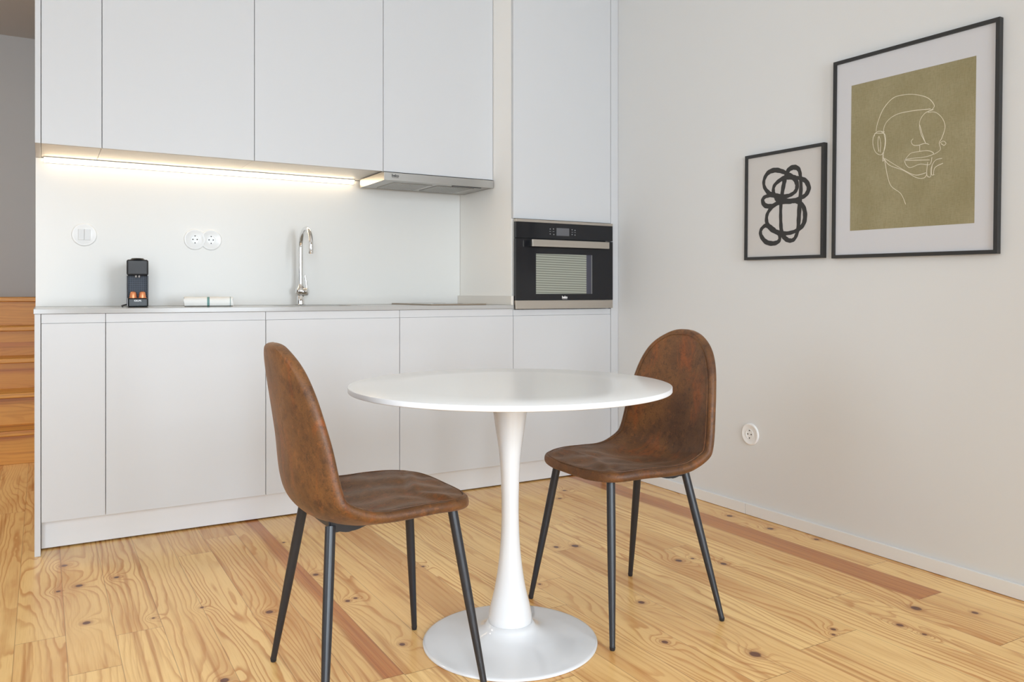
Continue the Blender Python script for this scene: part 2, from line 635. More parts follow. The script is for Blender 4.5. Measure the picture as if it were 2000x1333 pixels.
# floor: boards run along y
bm = bmesh.new()
uvl = bm.loops.layers.uv.new('UVMap')
col = bm.loops.layers.float_color.new('plank')
PW, P0 = .1223, -.041
k = math.floor((XL - P0) / PW)
special = {6: [(-1.514, .56, .25)], 20: [(-1.878, 1.12, .6)]}
while P0 + k * PW < XR:
    xa, xb = max(XL, P0 + k * PW), min(XR, P0 + (k + 1) * PW)
    cuts = [YF]
    y = YF + random.uniform(.3, 1.9)
    while y < YH - .5:
        cuts.append(y)
        y += random.uniform(1.3, 2.4)
    sp = special.get(k)
    if sp:
        ce = sp[0][0]
        cuts = [c for c in cuts if c < ce - .8 or c > ce + 2.0] + [ce]
        cuts.sort()
    if k == 21:
        cuts = [c for c in cuts if abs(c + 1.6) > .9] + [-1.60]
        cuts.sort()
    cuts.append(YH)
    for a, b in zip(cuts[:-1], cuts[1:]):
        tone = random.choice((.0, .15, .3, .45, .75))
        hrt = random.choice((0, 0, 0, 0, 0, 0, .14)) if k not in (5, 7, 19, 21) else 0.0
        seed = random.random()
        if sp and abs(a - sp[0][0]) < 1e-4:
            hrt, tone = sp[0][1], .5
        f = bm.faces.new([bm.verts.new(p) for p in ((xa, a + .0006, 0), (xb, a + .0006, 0), (xb, b - .0006, 0), (xa, b - .0006, 0))])
        u0 = (xa - (P0 + k * PW)) / PW
        u1 = (xb - (P0 + k * PW)) / PW
        for lp, uv in zip(f.loops, ((u0, a), (u1, a), (u1, b), (u0, b))):
            lp[uvl].uv = uv
            lp[col] = (tone, hrt, seed, 1)
    k += 1
# sub-floor showing as a dark hairline in the end joints
box(bm, XL, XR, YF, YH, -.05, -.0008, 1)
for f in bm.faces:
    if f.material_index == 1:
        for lp in f.loops:
            lp[col] = (0, 0, 0, 1)
fl = struct('floor', bm, ['floor', plain('joint_brown', srgb(120, 76, 34), .8)])

struct('ceiling', boxes((XL - .1, XR + .1, YF - .1, YK + .10, ZC, ZC + .1)), 'ceil')
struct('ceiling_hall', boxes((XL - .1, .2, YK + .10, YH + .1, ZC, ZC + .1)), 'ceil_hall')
struct('wall_right', boxes((XR, XR + .1, YF - .1, YK + .1, -.05, ZC)), 'wall')
# kitchen wall: from its free end at x = 0 to the right wall
struct('wall_back', boxes((0.0, XR, YK, YK + .10, 0, ZC)), 'wall_k')
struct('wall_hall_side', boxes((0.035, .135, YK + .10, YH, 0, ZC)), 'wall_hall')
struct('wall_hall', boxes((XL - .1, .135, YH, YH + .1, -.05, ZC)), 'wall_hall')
# left wall with a window opening (y -3.05..-1.35)
bm = boxes((XL - .1, XL, YF - .1, -3.05, -.05, ZC), (XL - .1, XL, -1.35, YH + .1, -.05, ZC),
           (XL - .1, XL, -3.05, -1.35, -.05, .55), (XL - .1, XL, -3.05, -1.35, 2.45, ZC))
struct('wall_left', bm, 'wall')
# wall behind the camera with two tall windows
(xa, xb), (xc, xd) = WIN[1], WIN[0]
bm = boxes((XL - .1, xa, YF - .1, YF, -.05, ZC), (xb, xc, YF - .1, YF, -.05, ZC), (xd, XR + .1, YF - .1, YF, -.05, ZC),
           (xa, xb, YF - .1, YF, -.05, .02), (xa, xb, YF - .1, YF, 2.32, ZC), (xc, xd, YF - .1, YF, -.05, .02), (xc, xd, YF - .1, YF, 2.32, ZC))
struct('wall_front', bm, 'wall')
n = 1
for a, b in WIN:
    bm = bmesh.new()
    z0, z1, y0, y1 = .02, 2.32, YF - .07, YF - .02
    for q in ((a, a + .06, y0, y1, z0, z1), (b - .06, b, y0, y1, z0, z1), (a + .06, b - .06, y0, y1, z0, z0 + .08), (a + .06, b - .06, y0, y1, z1 - .06, z1),
              ((a + b) / 2 - .05, (a + b) / 2 + .05, y0, y1, z0 + .08, z1 - .06)):
        box(bm, *q)
    w = struct('window_%d' % n, bm, 'pvc')
    obj('pane', boxes((a + .06, (a + b) / 2 - .05, YF - .05, YF - .045, z0 + .08, z1 - .06), ((a + b) / 2 + .05, b - .06, YF - .05, YF - .045, z0 + .08, z1 - .06)), 'glass', w)
    n += 1
bm = bmesh.new()
for q in ((XL - .07, XL - .02, -3.05, -2.99, .55, 2.45), (XL - .07, XL - .02, -1.41, -1.35, .55, 2.45), (XL - .07, XL - .02, -2.99, -1.41, .55, .62), (XL - .07, XL - .02, -2.99, -1.41, 2.39, 2.45),
          (XL - .07, XL - .02, -2.24, -2.16, .62, 2.39)):
    box(bm, *q)
w = struct('window_3', bm, 'pvc')
obj('pane', boxes((XL - .05, XL - .045, -2.99, -2.24, .62, 2.39), (XL - .05, XL - .045, -2.16, -1.41, .62, 2.39)), 'glass', w)

# skirting board on the right wall, in two lengths butted at y = -.905
BB = .0485
bm = bmesh.new()
box(bm, XR - .011, XR, -.9035, -.002, .001, BB)
box(bm, XR - .011, XR, YF, -.9050, .001, BB)
struct('baseboard_right', bm, 'base_paint', bevel=.002)
struct('baseboard_left', boxes((XL, XL + .011, YF, 1.9, .001, BB)), 'base_paint', bevel=.002)

# ------------------------------------------------------------------ stairs in the hall beyond the kitchen
st = thing('staircase', (-.86, 1.91, 0), 'pine staircase rising in the hall left of the kitchen', 'stairs')
SX0, SX1 = XL + .002, .033
for i in range(5):
    zt = .19 + i * .187
    y0 = 1.91 + i * .25
    zb = 0.001 if i == 0 else .19 + (i - 1) * .187 + .0005
    obj('riser', boxes((SX0, SX1, y0, y0 + .02, zb, zt - .0305)), 'stair_wood', st, world=True)
    ye = y0 + .27 if i < 4 else YH - .002
    obj('tread' if i < 4 else 'landing', boxes((SX0, SX1, y0 - .02, ye, zt - .030, zt)), 'stair_wood', st, world=True, bevel=.006)

# unseen round ceiling light, added to brighten the hall and stairs
hl = thing('hall_fill_light', (-.95, 1.05, ZC), 'unseen round ceiling light added to brighten the hall', 'lamp')
bm = bmesh.new()
lathe(bm, [(.17, -.001), (.175, -.03), (.165, -.038)], 48, (0, 0, 0), cap1=False)
obj('fill_light_body', bm, 'pvc', hl, smooth=True)
bm = bmesh.new()
lathe(bm, [(.160, -.0385), (.150, -.060), (.09, -.075), (.001, -.080)], 48, (0, 0, 0), cap1=False)
obj('fill_light_diffuser', bm, emitter('hall_fill_glow', (1, .90, .78, 1), 62.0), hl, smooth=True)

# ------------------------------------------------------------------ kitchen, lower run
FY = 0.0           # plane of the door fronts
DT = .019
G = .0011
CT0, CT1 = .889, .907
X = [.0205, .2322, .8295, 1.4287, 2.0290, 2.6305]
DZ0, DZ1 = .1224, .8535
obj_panel = lambda nm, b, lab: tag(obj(nm, boxes(b), 'lacquer', bevel=.001, world=True, origin=((b[0] + b[1]) / 2, (b[2] + b[3]) / 2, b[4])), lab, 'panel')
obj_panel('end_panel', (0.0, .0195, FY, .598, .0005, CT0 - .0005), 'narrow white end panel closing the left end of the lower cabinets')
base_lab = ['narrow white base cabinet at the left end of the kitchen below the coffee machine',
            'wide white base cabinet second from the left, below the folded towel',
            'white base cabinet under the sink and chrome tap',
            'white base cabinet below the hob, partly behind the round table']
for i in range(4):
    x0, x1 = X[i], X[i + 1]
    t = thing('base_cabinet', ((x0 + x1) / 2, .3, DZ0), base_lab[i], 'cabinet', 'white base cabinets under the worktop')
    a, b = x0 + .0008, x1 - .0008
    zc = CT0 - .001
    top = zc if i != 2 else zc - .22
    obj('carcass', boxes((a, a + .016, .034, .59, DZ0 + .002, zc), (b - .016, b, .034, .59, DZ0 + .002, zc), (a + .016, b - .016, .034, .59, DZ0 + .002, DZ0 + .02), (a + .016, b - .016, .575, .59, DZ0 + .02, top)), 'carcass', t, world=True)
    obj('door', boxes((x0 + G, x1 - G, FY, FY + DT, DZ0, DZ1)), 'lacquer', t, world=True, bevel=.0012)
    obj('grip_rail', boxes((a, b, FY + .0025, FY + .030, DZ1 + .0006, zc)), 'lacquer', t, world=True, bevel=.0008)
tag(obj('kickboard', boxes((.0215, 2.6300, .080, .096, .006, DZ0 - .002)), 'plinthw', bevel=.0008, world=True, origin=(1.3, .09, .006)),
    'long white kickboard running along the floor under the base cabinets', 'kickboard')

# worktop with a sink cut-out
SKX0, SKX1, SKY0, SKY1 = .945, 1.305, .115, .470
bm = bmesh.new()
xs = [-.003, SKX0, SKX1, 2.0285]
ys = [-.006, SKY0, SKY1, .5985]
vt = {}
for zi, z in enumerate((CT0, CT1)):
    for i, x in enumerate(xs):
        for j, y in enumerate(ys):
            vt[i, j, zi] = bm.verts.new((x, y, z))
for i in range(3):
    for j in range(3):
        if (i, j) == (1, 1):
            continue
        for zi in (0, 1):
            bm.faces.new([vt[i, j, zi], vt[i + 1, j, zi], vt[i + 1, j + 1, zi], vt[i, j + 1, zi]])
def wallq(p, q):
    bm.faces.new([vt[p[0], p[1], 0], vt[q[0], q[1], 0], vt[q[0], q[1], 1], vt[p[0], p[1], 1]])
for i in range(3):
    wallq((i, 0), (i + 1, 0)); wallq((i, 3), (i + 1, 3)); wallq((0, i), (0, i + 1)); wallq((3, i), (3, i + 1))
wallq((1, 1), (2, 1)); wallq((1, 2), (2, 2)); wallq((1, 1), (1, 2)); wallq((2, 1), (2, 2))
wt = tag(obj('worktop', bm, 'quartz', world=True, origin=(1.0, .3, CT0), bevel=.001), 'pale grey stone worktop running across the base cabinets', 'worktop')
tag(obj('upstand', boxes((2.0145, 2.0285, -.004, .583, CT1 + .0004, .952)), 'upstand_led_glow', world=True, origin=(2.02, .3, CT1), bevel=.001),
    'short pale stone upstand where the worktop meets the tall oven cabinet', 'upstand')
tag(obj('splashback', boxes((0.0, 2.0285, .585, .598, CT1 + .0004, 1.5470)), 'splash', world=True, origin=(1, .59, CT1), bevel=.0008),
    'smooth white splashback between worktop and wall cabinets', 'splashback')

# sink
sk = thing('sink', ((SKX0 + SKX1) / 2, (SKY0 + SKY1) / 2, CT1 - .19), 'undermounted beige sink sunk in the worktop in front of the tap', 'sink')
e = .0012
bm = boxes((SKX0 + e, SKX0 + .012, SKY0 + e, SKY1 - e, CT1 - .19, CT1 - .004), (SKX1 - .012, SKX1 - e, SKY0 + e, SKY1 - e, CT1 - .19, CT1 - .004),
           (SKX0 + .012, SKX1 - .012, SKY0 + e, SKY0 + .012, CT1 - .19, CT1 - .004), (SKX0 + .012, SKX1 - .012, SKY1 - .012, SKY1 - e, CT1 - .19, CT1 - .004),
           (SKX0 + .012, SKX1 - .012, SKY0 + .012, SKY1 - .012, CT1 - .19, CT1 - .178))
obj('basin', bm, 'sink', sk, world=True)
bm = bmesh.new()
lathe(bm, [(.045, 0), (.045, .003), (.030, .004), (.028, .002)], 32, (1.125, .30, CT1 - .1775))
obj('drain', bm, 'chrome', sk, world=True, smooth=True)

# hob
hb = thing('hob', (1.765, .30, CT1), 'small two-zone ceramic hob set in the worktop beside the oven cabinet', 'hob')
HX0, HX1, HY0, HY1 = 1.615, 1.912, .065, .560
obj('glass_plate', boxes((HX0 + .004, HX1 - .004, HY0 + .004, HY1 - .004, CT1 + .0006, CT1 + .0062)), 'hob', hb, world=True)
obj('frame', boxes((HX0, HX1, HY0, HY0 + .0038, CT1 + .0004, CT1 + .0065), (HX0, HX1, HY1 - .0038, HY1, CT1 + .0004, CT1 + .0065),
                   (HX0, HX0 + .0038, HY0 + .0038, HY1 - .0038, CT1 + .0004, CT1 + .0065), (HX1 - .0038, HX1, HY0 + .0038, HY1 - .0038, CT1 + .0004, CT1 + .0065)), 'hob_frame', hb, world=True)
for yy, rr in ((.19, .075), (.42, .09)):
    bm = bmesh.new()
    lathe(bm, [(rr - .0015, 0), (rr - .0015, .0003), (rr, .0003), (rr, 0)], 48, (1.763, yy, CT1 + .0062), cap0=False, cap1=False)
    obj('cooking_zone', bm, 'print_grey', hb, world=True)

# ------------------------------------------------------------------ tap
TX, TY = 1.117, .505
tp = thing('kitchen_tap', (TX, TY, CT1), 'tall chrome gooseneck tap behind the sink', 'tap')
bm = bmesh.new()
lathe(bm, [(.0, .0003), (.0225, .0003), (.0235, .002), (.021, .0035), (.0185, .005), (.0185, .043), (.0165, .046), (0, .047)], 40, (0, 0, 0), cap0=False, cap1=False)
obj('base', bm, 'chrome', tp, smooth=True)
bm = bmesh.new()
lathe(bm, [(.001, .046), (.014, .047), (.0225, .054), (.027, .066), (.0255, .078), (.019, .088), (.0145, .096), (.0128, .104)], 40, cap0=False, cap1=False)
obj('valve_body', bm, 'chrome', tp, smooth=True)
bm = bmesh.new()
pts = [(0, 0, .09), (0, 0, .15), (0, 0, .22), (0, 0, .275)]
rad = .088
for k in range(0, 13):
    a = PI * k / 12 * 1.06
    pts.append((0, -rad + rad * math.cos(a), .282 + rad * math.sin(a)))
lx, ly, lz = pts[-1]
pts.append((0, ly + .002, lz - .012))
tube(bm, pts, .0108, 20)
obj('spout', bm, 'chrome', tp, smooth=True)
bm = bmesh.new()
tube(bm, [(0, ly + .002, lz - .0122), (0, ly + .003, lz - .020)], [.0116, .0112], 20)
obj('aerator', bm, 'chrome', tp, smooth=True)
# side lever: a stubby cap pointing right and forward with a thin stick rising from it
bm = bmesh.new()
dv = Vector((.8, -.6, .0)).normalized()
q0 = Vector((0, 0, .066))
tube(bm, [q0 + dv * .010, q0 + dv * .026, q0 + dv * .036, q0 + dv * .0395], [.0200, .0205, .0180, .0120], 24)
lv = obj('lever_cap', bm, 'chrome', tp, smooth=True)
bm = bmesh.new()
tube(bm, [q0 + dv * .030 + Vector((0, 0, .012)), q0 + dv * .028 + Vector((0, 0, .045)), q0 + dv * .022 + Vector((0, 0, .080))], [.0042, .0036, .0030], 12)
obj('lever', bm, 'chrome', tp, smooth=True)

# ------------------------------------------------------------------ tall oven cabinet
tc = thing('oven_cabinet', (2.33, .3, DZ0), 'tall white cabinet with built-in oven at the right end of the kitchen', 'cabinet')
a, b = X[4] + .0008, X[5] - .0008
OZ0, OZ1 = .8870, 1.3325
TOP = 2.78
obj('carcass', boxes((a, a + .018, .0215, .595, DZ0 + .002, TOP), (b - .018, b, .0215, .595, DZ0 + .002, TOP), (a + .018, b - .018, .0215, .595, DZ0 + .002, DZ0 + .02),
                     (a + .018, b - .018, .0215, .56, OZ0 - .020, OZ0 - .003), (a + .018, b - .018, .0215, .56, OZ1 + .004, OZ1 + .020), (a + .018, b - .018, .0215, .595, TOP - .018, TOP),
                     (a + .018, b - .018, .57, .58, DZ0 + .02, TOP - .018)), 'side_panel_led_glow', tc, world=True)
obj('door', boxes((X[4] + G, X[5] - G, FY, FY + DT, DZ0, DZ1)), 'lacquer', tc, world=True, bevel=.0012, label='lower door')
obj('door', boxes((X[4] + G - .001, X[5] - G, FY, FY + DT, OZ1 + .004, TOP)), 'lacquer', tc, world=True, bevel=.0012, label='tall upper door above the oven')
obj('grip_rail', boxes((a, b, FY + .0025, FY + .0205, DZ1 + .0006, OZ0 - .004)), 'lacquer', tc, world=True, bevel=.0008)
obj_panel('filler_panel', (X[5] + .0015, XR - .0015, FY, .05, .0005, TOP), 'slim white filler strip between oven cabinet and right wall')

# ------------------------------------------------------------------ oven
OX0, OX1 = 2.0320, 2.6270
OW = OX1 - OX0
ov = thing('oven', (2.33, 0, OZ0), 'black built-in compact oven with steel handle and trims', 'oven')
FO = -.0220
obj('casing', boxes((OX0 + .03, OX1 - .03, .003, .50, OZ0 + .012, OZ1 - .012)), 'oven_dark', ov, world=True)
obj('top_trim', boxes((OX0, OX1, FO, -.0008, OZ1 - .0135, OZ1)), 'warm_steel', ov, world=True, bevel=.0006)
cp = obj('control_panel', boxes((OX0, OX1, FO + .0006, -.0008, 1.2390, OZ1 - .0138)), 'oven_glass', ov, world=True, bevel=.0006)
# door: three mitred glass areas round the window
DZa, DZb = .9300, 1.2365
WX0, WX1, WZ0, WZ1 = 2.1475, 2.4940, .9620, 1.1630
bm = bmesh.new()
box(bm, OX0, WX0, FO, -.0010, DZa, DZb)
box(bm, WX1, OX1, FO, -.0010, DZa, DZb)
box(bm, WX0, WX1, FO, -.0010, DZa, WZ0)
box(bm, WX0, WX1, FO, -.0010, WZ1, DZb)
dr = obj('oven_door', bm, 'oven_glass', ov, world=True)
obj('window', boxes((WX0, WX1 - .037, FO + .0016, FO + .008, WZ0, WZ1)), 'oven_window', dr, world=True)
obj('window_edge', boxes((WX1 - .037, WX1 - .006, FO + .0016, FO + .008, WZ0, WZ1)), plain('smoked_glass_edge', (.055, .055, .075, 1), .15), dr, world=True)
obj('window_edge', boxes((WX1 - .006, WX1, FO + .0016, FO + .008, WZ0, WZ1)), plain('grey_glass_edge', (.16, .16, .16, 1), .2), dr, world=True)
obj('bottom_trim', boxes((OX0, OX1, FO, -.0008, OZ0, DZa - .0006)), 'warm_steel', ov, world=True, bevel=.0008)
bm = bmesh.new()
box(bm, 2.0985, 2.5700, FO - .046, FO - .034, 1.1960, 1.2305)
hd = obj('handle', bm, 'warm_steel', ov, world=True, bevel=.0015)
for q in (2.110, 2.5460):
    obj('handle_bracket', boxes((q, q + .014, FO - .0338, FO - .0004, 1.2000, 1.2270)), 'oven_dark', hd, world=True)
# display, touch icons and maker's mark
obj('display', boxes((2.2700, 2.3480, FO - .0002, FO + .0004, 1.2570, 1.2960)), 'display', cp, world=True)
for gx, gz in ((2.232, 1.289), (2.252, 1.290), (2.232, 1.264), (2.254, 1.262), (2.366, 1.2905), (2.384, 1.288), (2.366, 1.2660), (2.384, 1.264)):
    bm = bmesh.new()
    lathe(bm, [(.0030, 0), (.0030, .0005)], 12, (gx, FO + .0003, gz), axis='y')
    obj('touch_icon', bm, 'print_grey', cp, world=True)
for gx, gz in ((2.232, 1.277), (2.252, 1.277), (2.367, 1.278), (2.384, 1.277)):
    obj('touch_icon', boxes((gx - .005, gx + .005, FO - .0002, FO + .0004, gz - .0008, gz + .0008)), 'print_grey', cp, world=True)


def put_text(name, body, size, x, y, z, mat, parent, bold=0.0, sx=1.0, extra=None, under=0.0):
    bm = text_bm(body, size, .0003, bold)
    bmesh.ops.scale(bm, verts=bm.verts, vec=(sx, 1, 1))
    if under:
        w = under
        box(bm, -w, w, -.0003, .0003, -size * .56, -size * .47)
    bmesh.ops.translate(bm, verts=bm.verts, vec=(x, y, z))
    return obj(name, bm, mat, parent, world=True)


put_text('logo', 'beko', .0165, 2.3200, FO - .0006, .9450, 'print_white', dr, bold=.0007, under=.016)

# ------------------------------------------------------------------ wall cabinets
UY = .205
UZ = 1.5485
UX = [.0205, .2316, .8292, 1.4290, 2.0285]
upper_lab = ['narrow white wall cabinet at the left end above the light switch',
             'wide white wall cabinet above the double socket',
             'white wall cabinet above the tap, left of the cooker hood',
             'white wall cabinet directly above the steel cooker hood']
obj_panel('end_panel', (0.0, .0195, UY, .598, UZ, TOP), 'narrow white end panel on the left side of the wall cabinets')
for i in range(4):
    x0, x1 = UX[i], UX[i + 1]
    t = thing('wall_cabinet', ((x0 + x1) / 2, .4, UZ), upper_lab[i], 'cabinet', 'white wall cabinets above the splashback')
    a, b = x0 + .0008, x1 - .0008
    zb = UZ + .004
    obj('carcass', boxes((a, a + .016, UY + .0205, .598, zb, TOP), (b - .016, b, UY + .0205, .598, zb, TOP), (a + .016, b - .016, UY + .0205, .598, zb, zb + .016), (a + .016, b - .016, UY + .0205, .598, TOP - .016, TOP)), 'carcass', t, world=True)
    obj('door', boxes((x0 + G, x1 - G, UY, UY + DT, UZ, TOP)), 'lacquer', t, world=True, bevel=.0012)

# cooker hood
HZ0, HZ1 = 1.5060, 1.5475
hx0, hx1, hy0, hy1 = 1.4300, 2.0270, .196, .530
hd = thing('cooker_hood', ((hx0 + hx1) / 2, .36, HZ0), 'slim steel cooker hood under the wall cabinet over the hob', 'hood')
obj('front_panel', boxes((hx0, hx1, hy0, hy0 + .016, HZ0, HZ1 - .003)), 'steel', hd, world=True, bevel=.0008)
bm = bmesh.new()
box(bm, hx0, hx0 + .006, hy0 + .0165, hy1, HZ0, HZ1)
box(bm, hx1 - .006, hx1, hy0 + .0165, hy1, HZ0, HZ1)
box(bm, hx0 + .006, hx1 - .006, hy1 - .006, hy1, HZ0, HZ1)
box(bm, hx0 + .006, hx1 - .006, hy0 + .0165, hy1 - .006, HZ0 + .002, HZ0 + .006)
obj('casing', bm, 'steel', hd, world=True, bevel=.0006)
for q0, q1 in ((hx0 + .075, hx0 + .285), (hx0 + .31, hx0 + .52)):
    bm = bmesh.new()
    box(bm, q0, q1, hy0 + .07, hy1 - .04, HZ0 - .0012, HZ0 + .0018)
    for k in range(14):
        xx = q0 + .008 + k * (q1 - q0 - .016) / 14
        box(bm, xx, xx + .006, hy0 + .08, hy1 - .05, HZ0 - .0024, HZ0 - .0013)
    obj('grease_filter', bm, 'steel', hd, world=True)
obj('control_strip', boxes((hx1 - .22, hx1 - .06, hy0 + .022, hy0 + .040, HZ0 - .0015, HZ0 + .0018)), 'oven_dark', hd, world=True)
put_text('logo', 'beko', .0185, 1.4870, hy0 - .0004, 1.5300, 'print_dark', hd, bold=.0007, under=.017)

# LED strip under the wall cabinets, at the back against the splashback
ls = thing('led_strip', (.72, .556, UZ - .001), 'warm glowing light strip under the wall cabinets against the splashback', 'light')
obj('channel', boxes((.030, 1.415, .5630, .5845, UZ - .0010, UZ + .0020), (.030, 1.415, .5825, .5845, UZ - .0200, UZ - .0011)), 'pvc', ls, world=True)
bm = bmesh.new()
tri = ((.5640, UZ - .0012), (.5822, UZ - .0012), (.5822, UZ - .0194))
ra, rb = ([bm.verts.new((xx, y, z)) for y, z in tri] for xx in (.034, 1.411))
for k in range(3):
    bm.faces.new((ra[k], ra[(k + 1) % 3], rb[(k + 1) % 3], rb[k]))
bm.faces.new(ra)
bm.faces.new(rb[::-1])
obj('diffuser', bm, 'led', ls, world=True)

# ------------------------------------------------------------------ switch and sockets
def round_plate(bm, cx, cz, y, r):
    lathe(bm, [(r, 0.0), (r, .003), (r * .985, .0055), (r * .93, .0072), (r * .86, .0074), (r * .80, .0062), (.001, .0062)], 48, (cx, y, cz), axis='y', cap1=False)


def outlet(parent, cx, cz, y, r=.021, axis='y'):
    """recessed round insert with two pin holes and two earth clips"""
    bm = bmesh.new()
    lathe(bm, [(r, .0064), (r, .0082), (r - .002, .0082), (r - .0032, .0066), (.001, .0064)], 36, (0, 0, 0), axis='y', cap0=False, cap1=False)
    bmesh.ops.translate(bm, verts=bm.verts, vec=(cx, y, cz))
    o = obj('outlet_insert', bm, 'white_plastic', parent, smooth=True)
    for dx in (-.0095, .0095):
        bm = bmesh.new()
        lathe(bm, [(.0030, .0064), (.0030, .0072)], 14, (cx + dx, y, cz), axis='y')
        obj('pin_hole', bm, 'hole', o)
    for dz in (-.0165, .0165):
        obj('earth_clip', boxes((cx - .0022, cx + .0022, y - .0080, y - .0066, cz + dz - .0028, cz + dz + .0028)), 'hole', o)
    return o


YS = .5849
sw = thing('light_switch', (.1838, YS, 1.2225), 'round white double light switch on the splashback', 'switch')
bm = bmesh.new()
round_plate(bm, 0, 0, 0, .0500)
obj('plate', bm, 'white_plastic', sw, smooth=True)
for a, b in ((-.0235, -.0004), (.0004, .0235)):
    bm = bmesh.new()
    vs = box(bm, a, b, -.0105, -.0064, -.0235, .0235)
    for v in vs:
        if v.co.y < -.009 and v.co.z > 0:
            v.co.y -= .0030
    obj('rocker', bm, 'switch_plastic', sw, bevel=.0008)

ds = thing('double_socket', (.6770, YS, 1.2170), 'white double wall socket with two joined round plates on the splashback', 'socket')
for cx in (-.0358, .0358):
    bm = bmesh.new()
    round_plate(bm, cx, 0, 0 if cx < 0 else -.0002, .0485)
    obj('plate', bm, 'white_plastic', ds, smooth=True)
    outlet(ds, cx, 0, -.0002)

ws = thing('wall_socket', (XR - .0001, -.9262, .3520), 'single round white socket low on the right wall', 'socket', rotz=-PI / 2)
bm = bmesh.new()
round_plate(bm, 0, 0, 0, .0475)
obj('plate', bm, 'white_plastic', ws, smooth=True)
outlet(ws, 0, 0, 0)

# ------------------------------------------------------------------ coffee machine
CX, CY, CZ = .3680, .2750, CT1 + .0006
cm = thing('coffee_machine', (CX, CY, CZ), 'small dark grey capsule coffee machine on the worktop', 'coffee machine', rotz=R(-6))
hw = .0415
obj('body', boxes((-hw + .004, hw - .004, .052, .290, .0, .196)), 'coffee_body', cm, bevel=.006, seg=3)
bm = bmesh.new()
box(bm, -hw, hw, -.012, .051, .132, .198)
for v in bm.verts:
    if v.co.y < 0 and v.co.z < .15:
        v.co.y += .006
obj('brew_head', bm, 'coffee_body', cm, bevel=.008, seg=4)
bm = bmesh.new()
tube(bm, [(-.0062, .010, .1320), (-.0062, .010, .1235)], [.0045, .0036], 16)
tube(bm, [(.0062, .010, .1320), (.0062, .010, .1235)], [.0045, .0036], 16)
obj('coffee_spout', bm, 'silver_plastic', cm, smooth=True)
bm = bmesh.new()
ring = [(.028 * math.cos(2 * PI * k / 28), .012 + .030 * math.sin(2 * PI * k / 28)) for k in range(28)]
v0 = [bm.verts.new((x, y, .1983)) for x, y in ring]
v1 = [bm.verts.new((x * .8, .012 + (y - .012) * .8, .2040)) for x, y in ring]
for k in range(28):
    bm.faces.new((v0[k], v0[(k + 1) % 28], v1[(k + 1) % 28], v1[k]))
bm.faces.new(v1)
bm.faces.new(v0[::-1])
obj('lid_lever', bm, 'coffee_dark', cm, smooth=True)
obj('grid_panel', boxes((-hw + .0045, hw - .0045, .0462, .0515, .040, .1318)), 'grid', cm)
for s in (-1, 1):
    a, b = sorted((s * (hw - .0042), s * (hw - .0002)))
    obj('side_trim', boxes((a, b, .012, .0510, .002, .1315)), 'coffee_body', cm, bevel=.001)
bm = bmesh.new()
box(bm, -.0360, .0405, -.030, .0455, .0, .0375)
tr = obj('drip_tray', bm, 'coffee_dark', cm, bevel=.006, seg=3)
obj('tray_rim', boxes((-.0375, -.0362, -.0285, .040, .004, .0372)), 'silver_plastic', tr, bevel=.0004)
bm = text_bm('KRUPS', .0092, .0003, .0003)
bmesh.ops.translate(bm, verts=bm.verts, vec=(.001, -.0304, .0260))
obj('logo', bm, 'print_white', tr)
bm = bmesh.new()
tube(bm, spline([(-.033, .270, .012), (-.052, .262, .006), (-.064, .20, .0032), (-.060, .12, .0030), (-.056, .04, .0030)], 6), .0026, 8)
obj('power_cord', bm, 'rubber', cm, smooth=True)

caps_lab = ['copper coffee capsule standing left on the drip tray of the coffee machine', 'copper coffee capsule standing right on the drip tray of the coffee machine']
rot = Matrix.Rotation(R(-6), 4, 'Z')
for k, dx in enumerate((-.0165, .0185)):
    p = Matrix.Translation((CX, CY, CZ)) @ rot @ Vector((dx, .006, .0378))
    bm = bmesh.new()
    lathe(bm, [(.0001, 0), (.0168, 0), (.0168, .0012), (.0142, .0020), (.0132, .012), (.0118, .0215), (.0098, .0248), (.0060, .0268), (.0001, .0274)], 36, cap0=False, cap1=False)
    o = obj('coffee_capsule', bm, 'copper', smooth=True)
    o.location = p
    tag(o, caps_lab[k], 'coffee capsule', 'copper capsules on the coffee machine')

# ------------------------------------------------------------------ folded towel
def fold_sheet(bm, path, th, x0, x1, nx=26, amp=.0012, seed=1):
    rnd = random.Random(seed)
    P = spline([(p[0], p[1]) for p in path], 6)
    L, Rr = [], []
    for i, p in enumerate(P):
        d = (P[min(i + 1, len(P) - 1)] - P[max(i - 1, 0)]).normalized()
        nrm = Vector((-d.y, d.x))
        L.append(p + nrm * th / 2)
        Rr.append(p - nrm * th / 2)
    loop = L + Rr[::-1]
    rings = []
    ph = [rnd.uniform(0, 6) for _ in range(4)]
    for j in range(nx + 1):
        t = j / nx
        x = x0 + (x1 - x0) * t
        s = 1.0
        ring = []
        for i, q in enumerate(loop):
            w = amp * (math.sin(t * 9 + ph[0] + q.x * 40) + .6 * math.sin(t * 23 + ph[1]))
            ring.append(bm.verts.new((x + .0016 * math.sin(q.x * 90 + q.y * 160), q.x + w * .5, max(.0003, q.y * s + w * (q.y / .045)))))
        rings.append(ring)
    m = len(loop)
    for j in range(nx):
        for i in range(m):
            bm.faces.new((rings[j][i], rings[j][(i + 1) % m], rings[j + 1][(i + 1) % m], rings[j + 1][i]))
    h = m // 2
    for ring in (rings[0], rings[-1]):
        for i in range(h - 1):
            bm.faces.new((ring[i], ring[i + 1], ring[m - 2 - i], ring[m - 1 - i]))


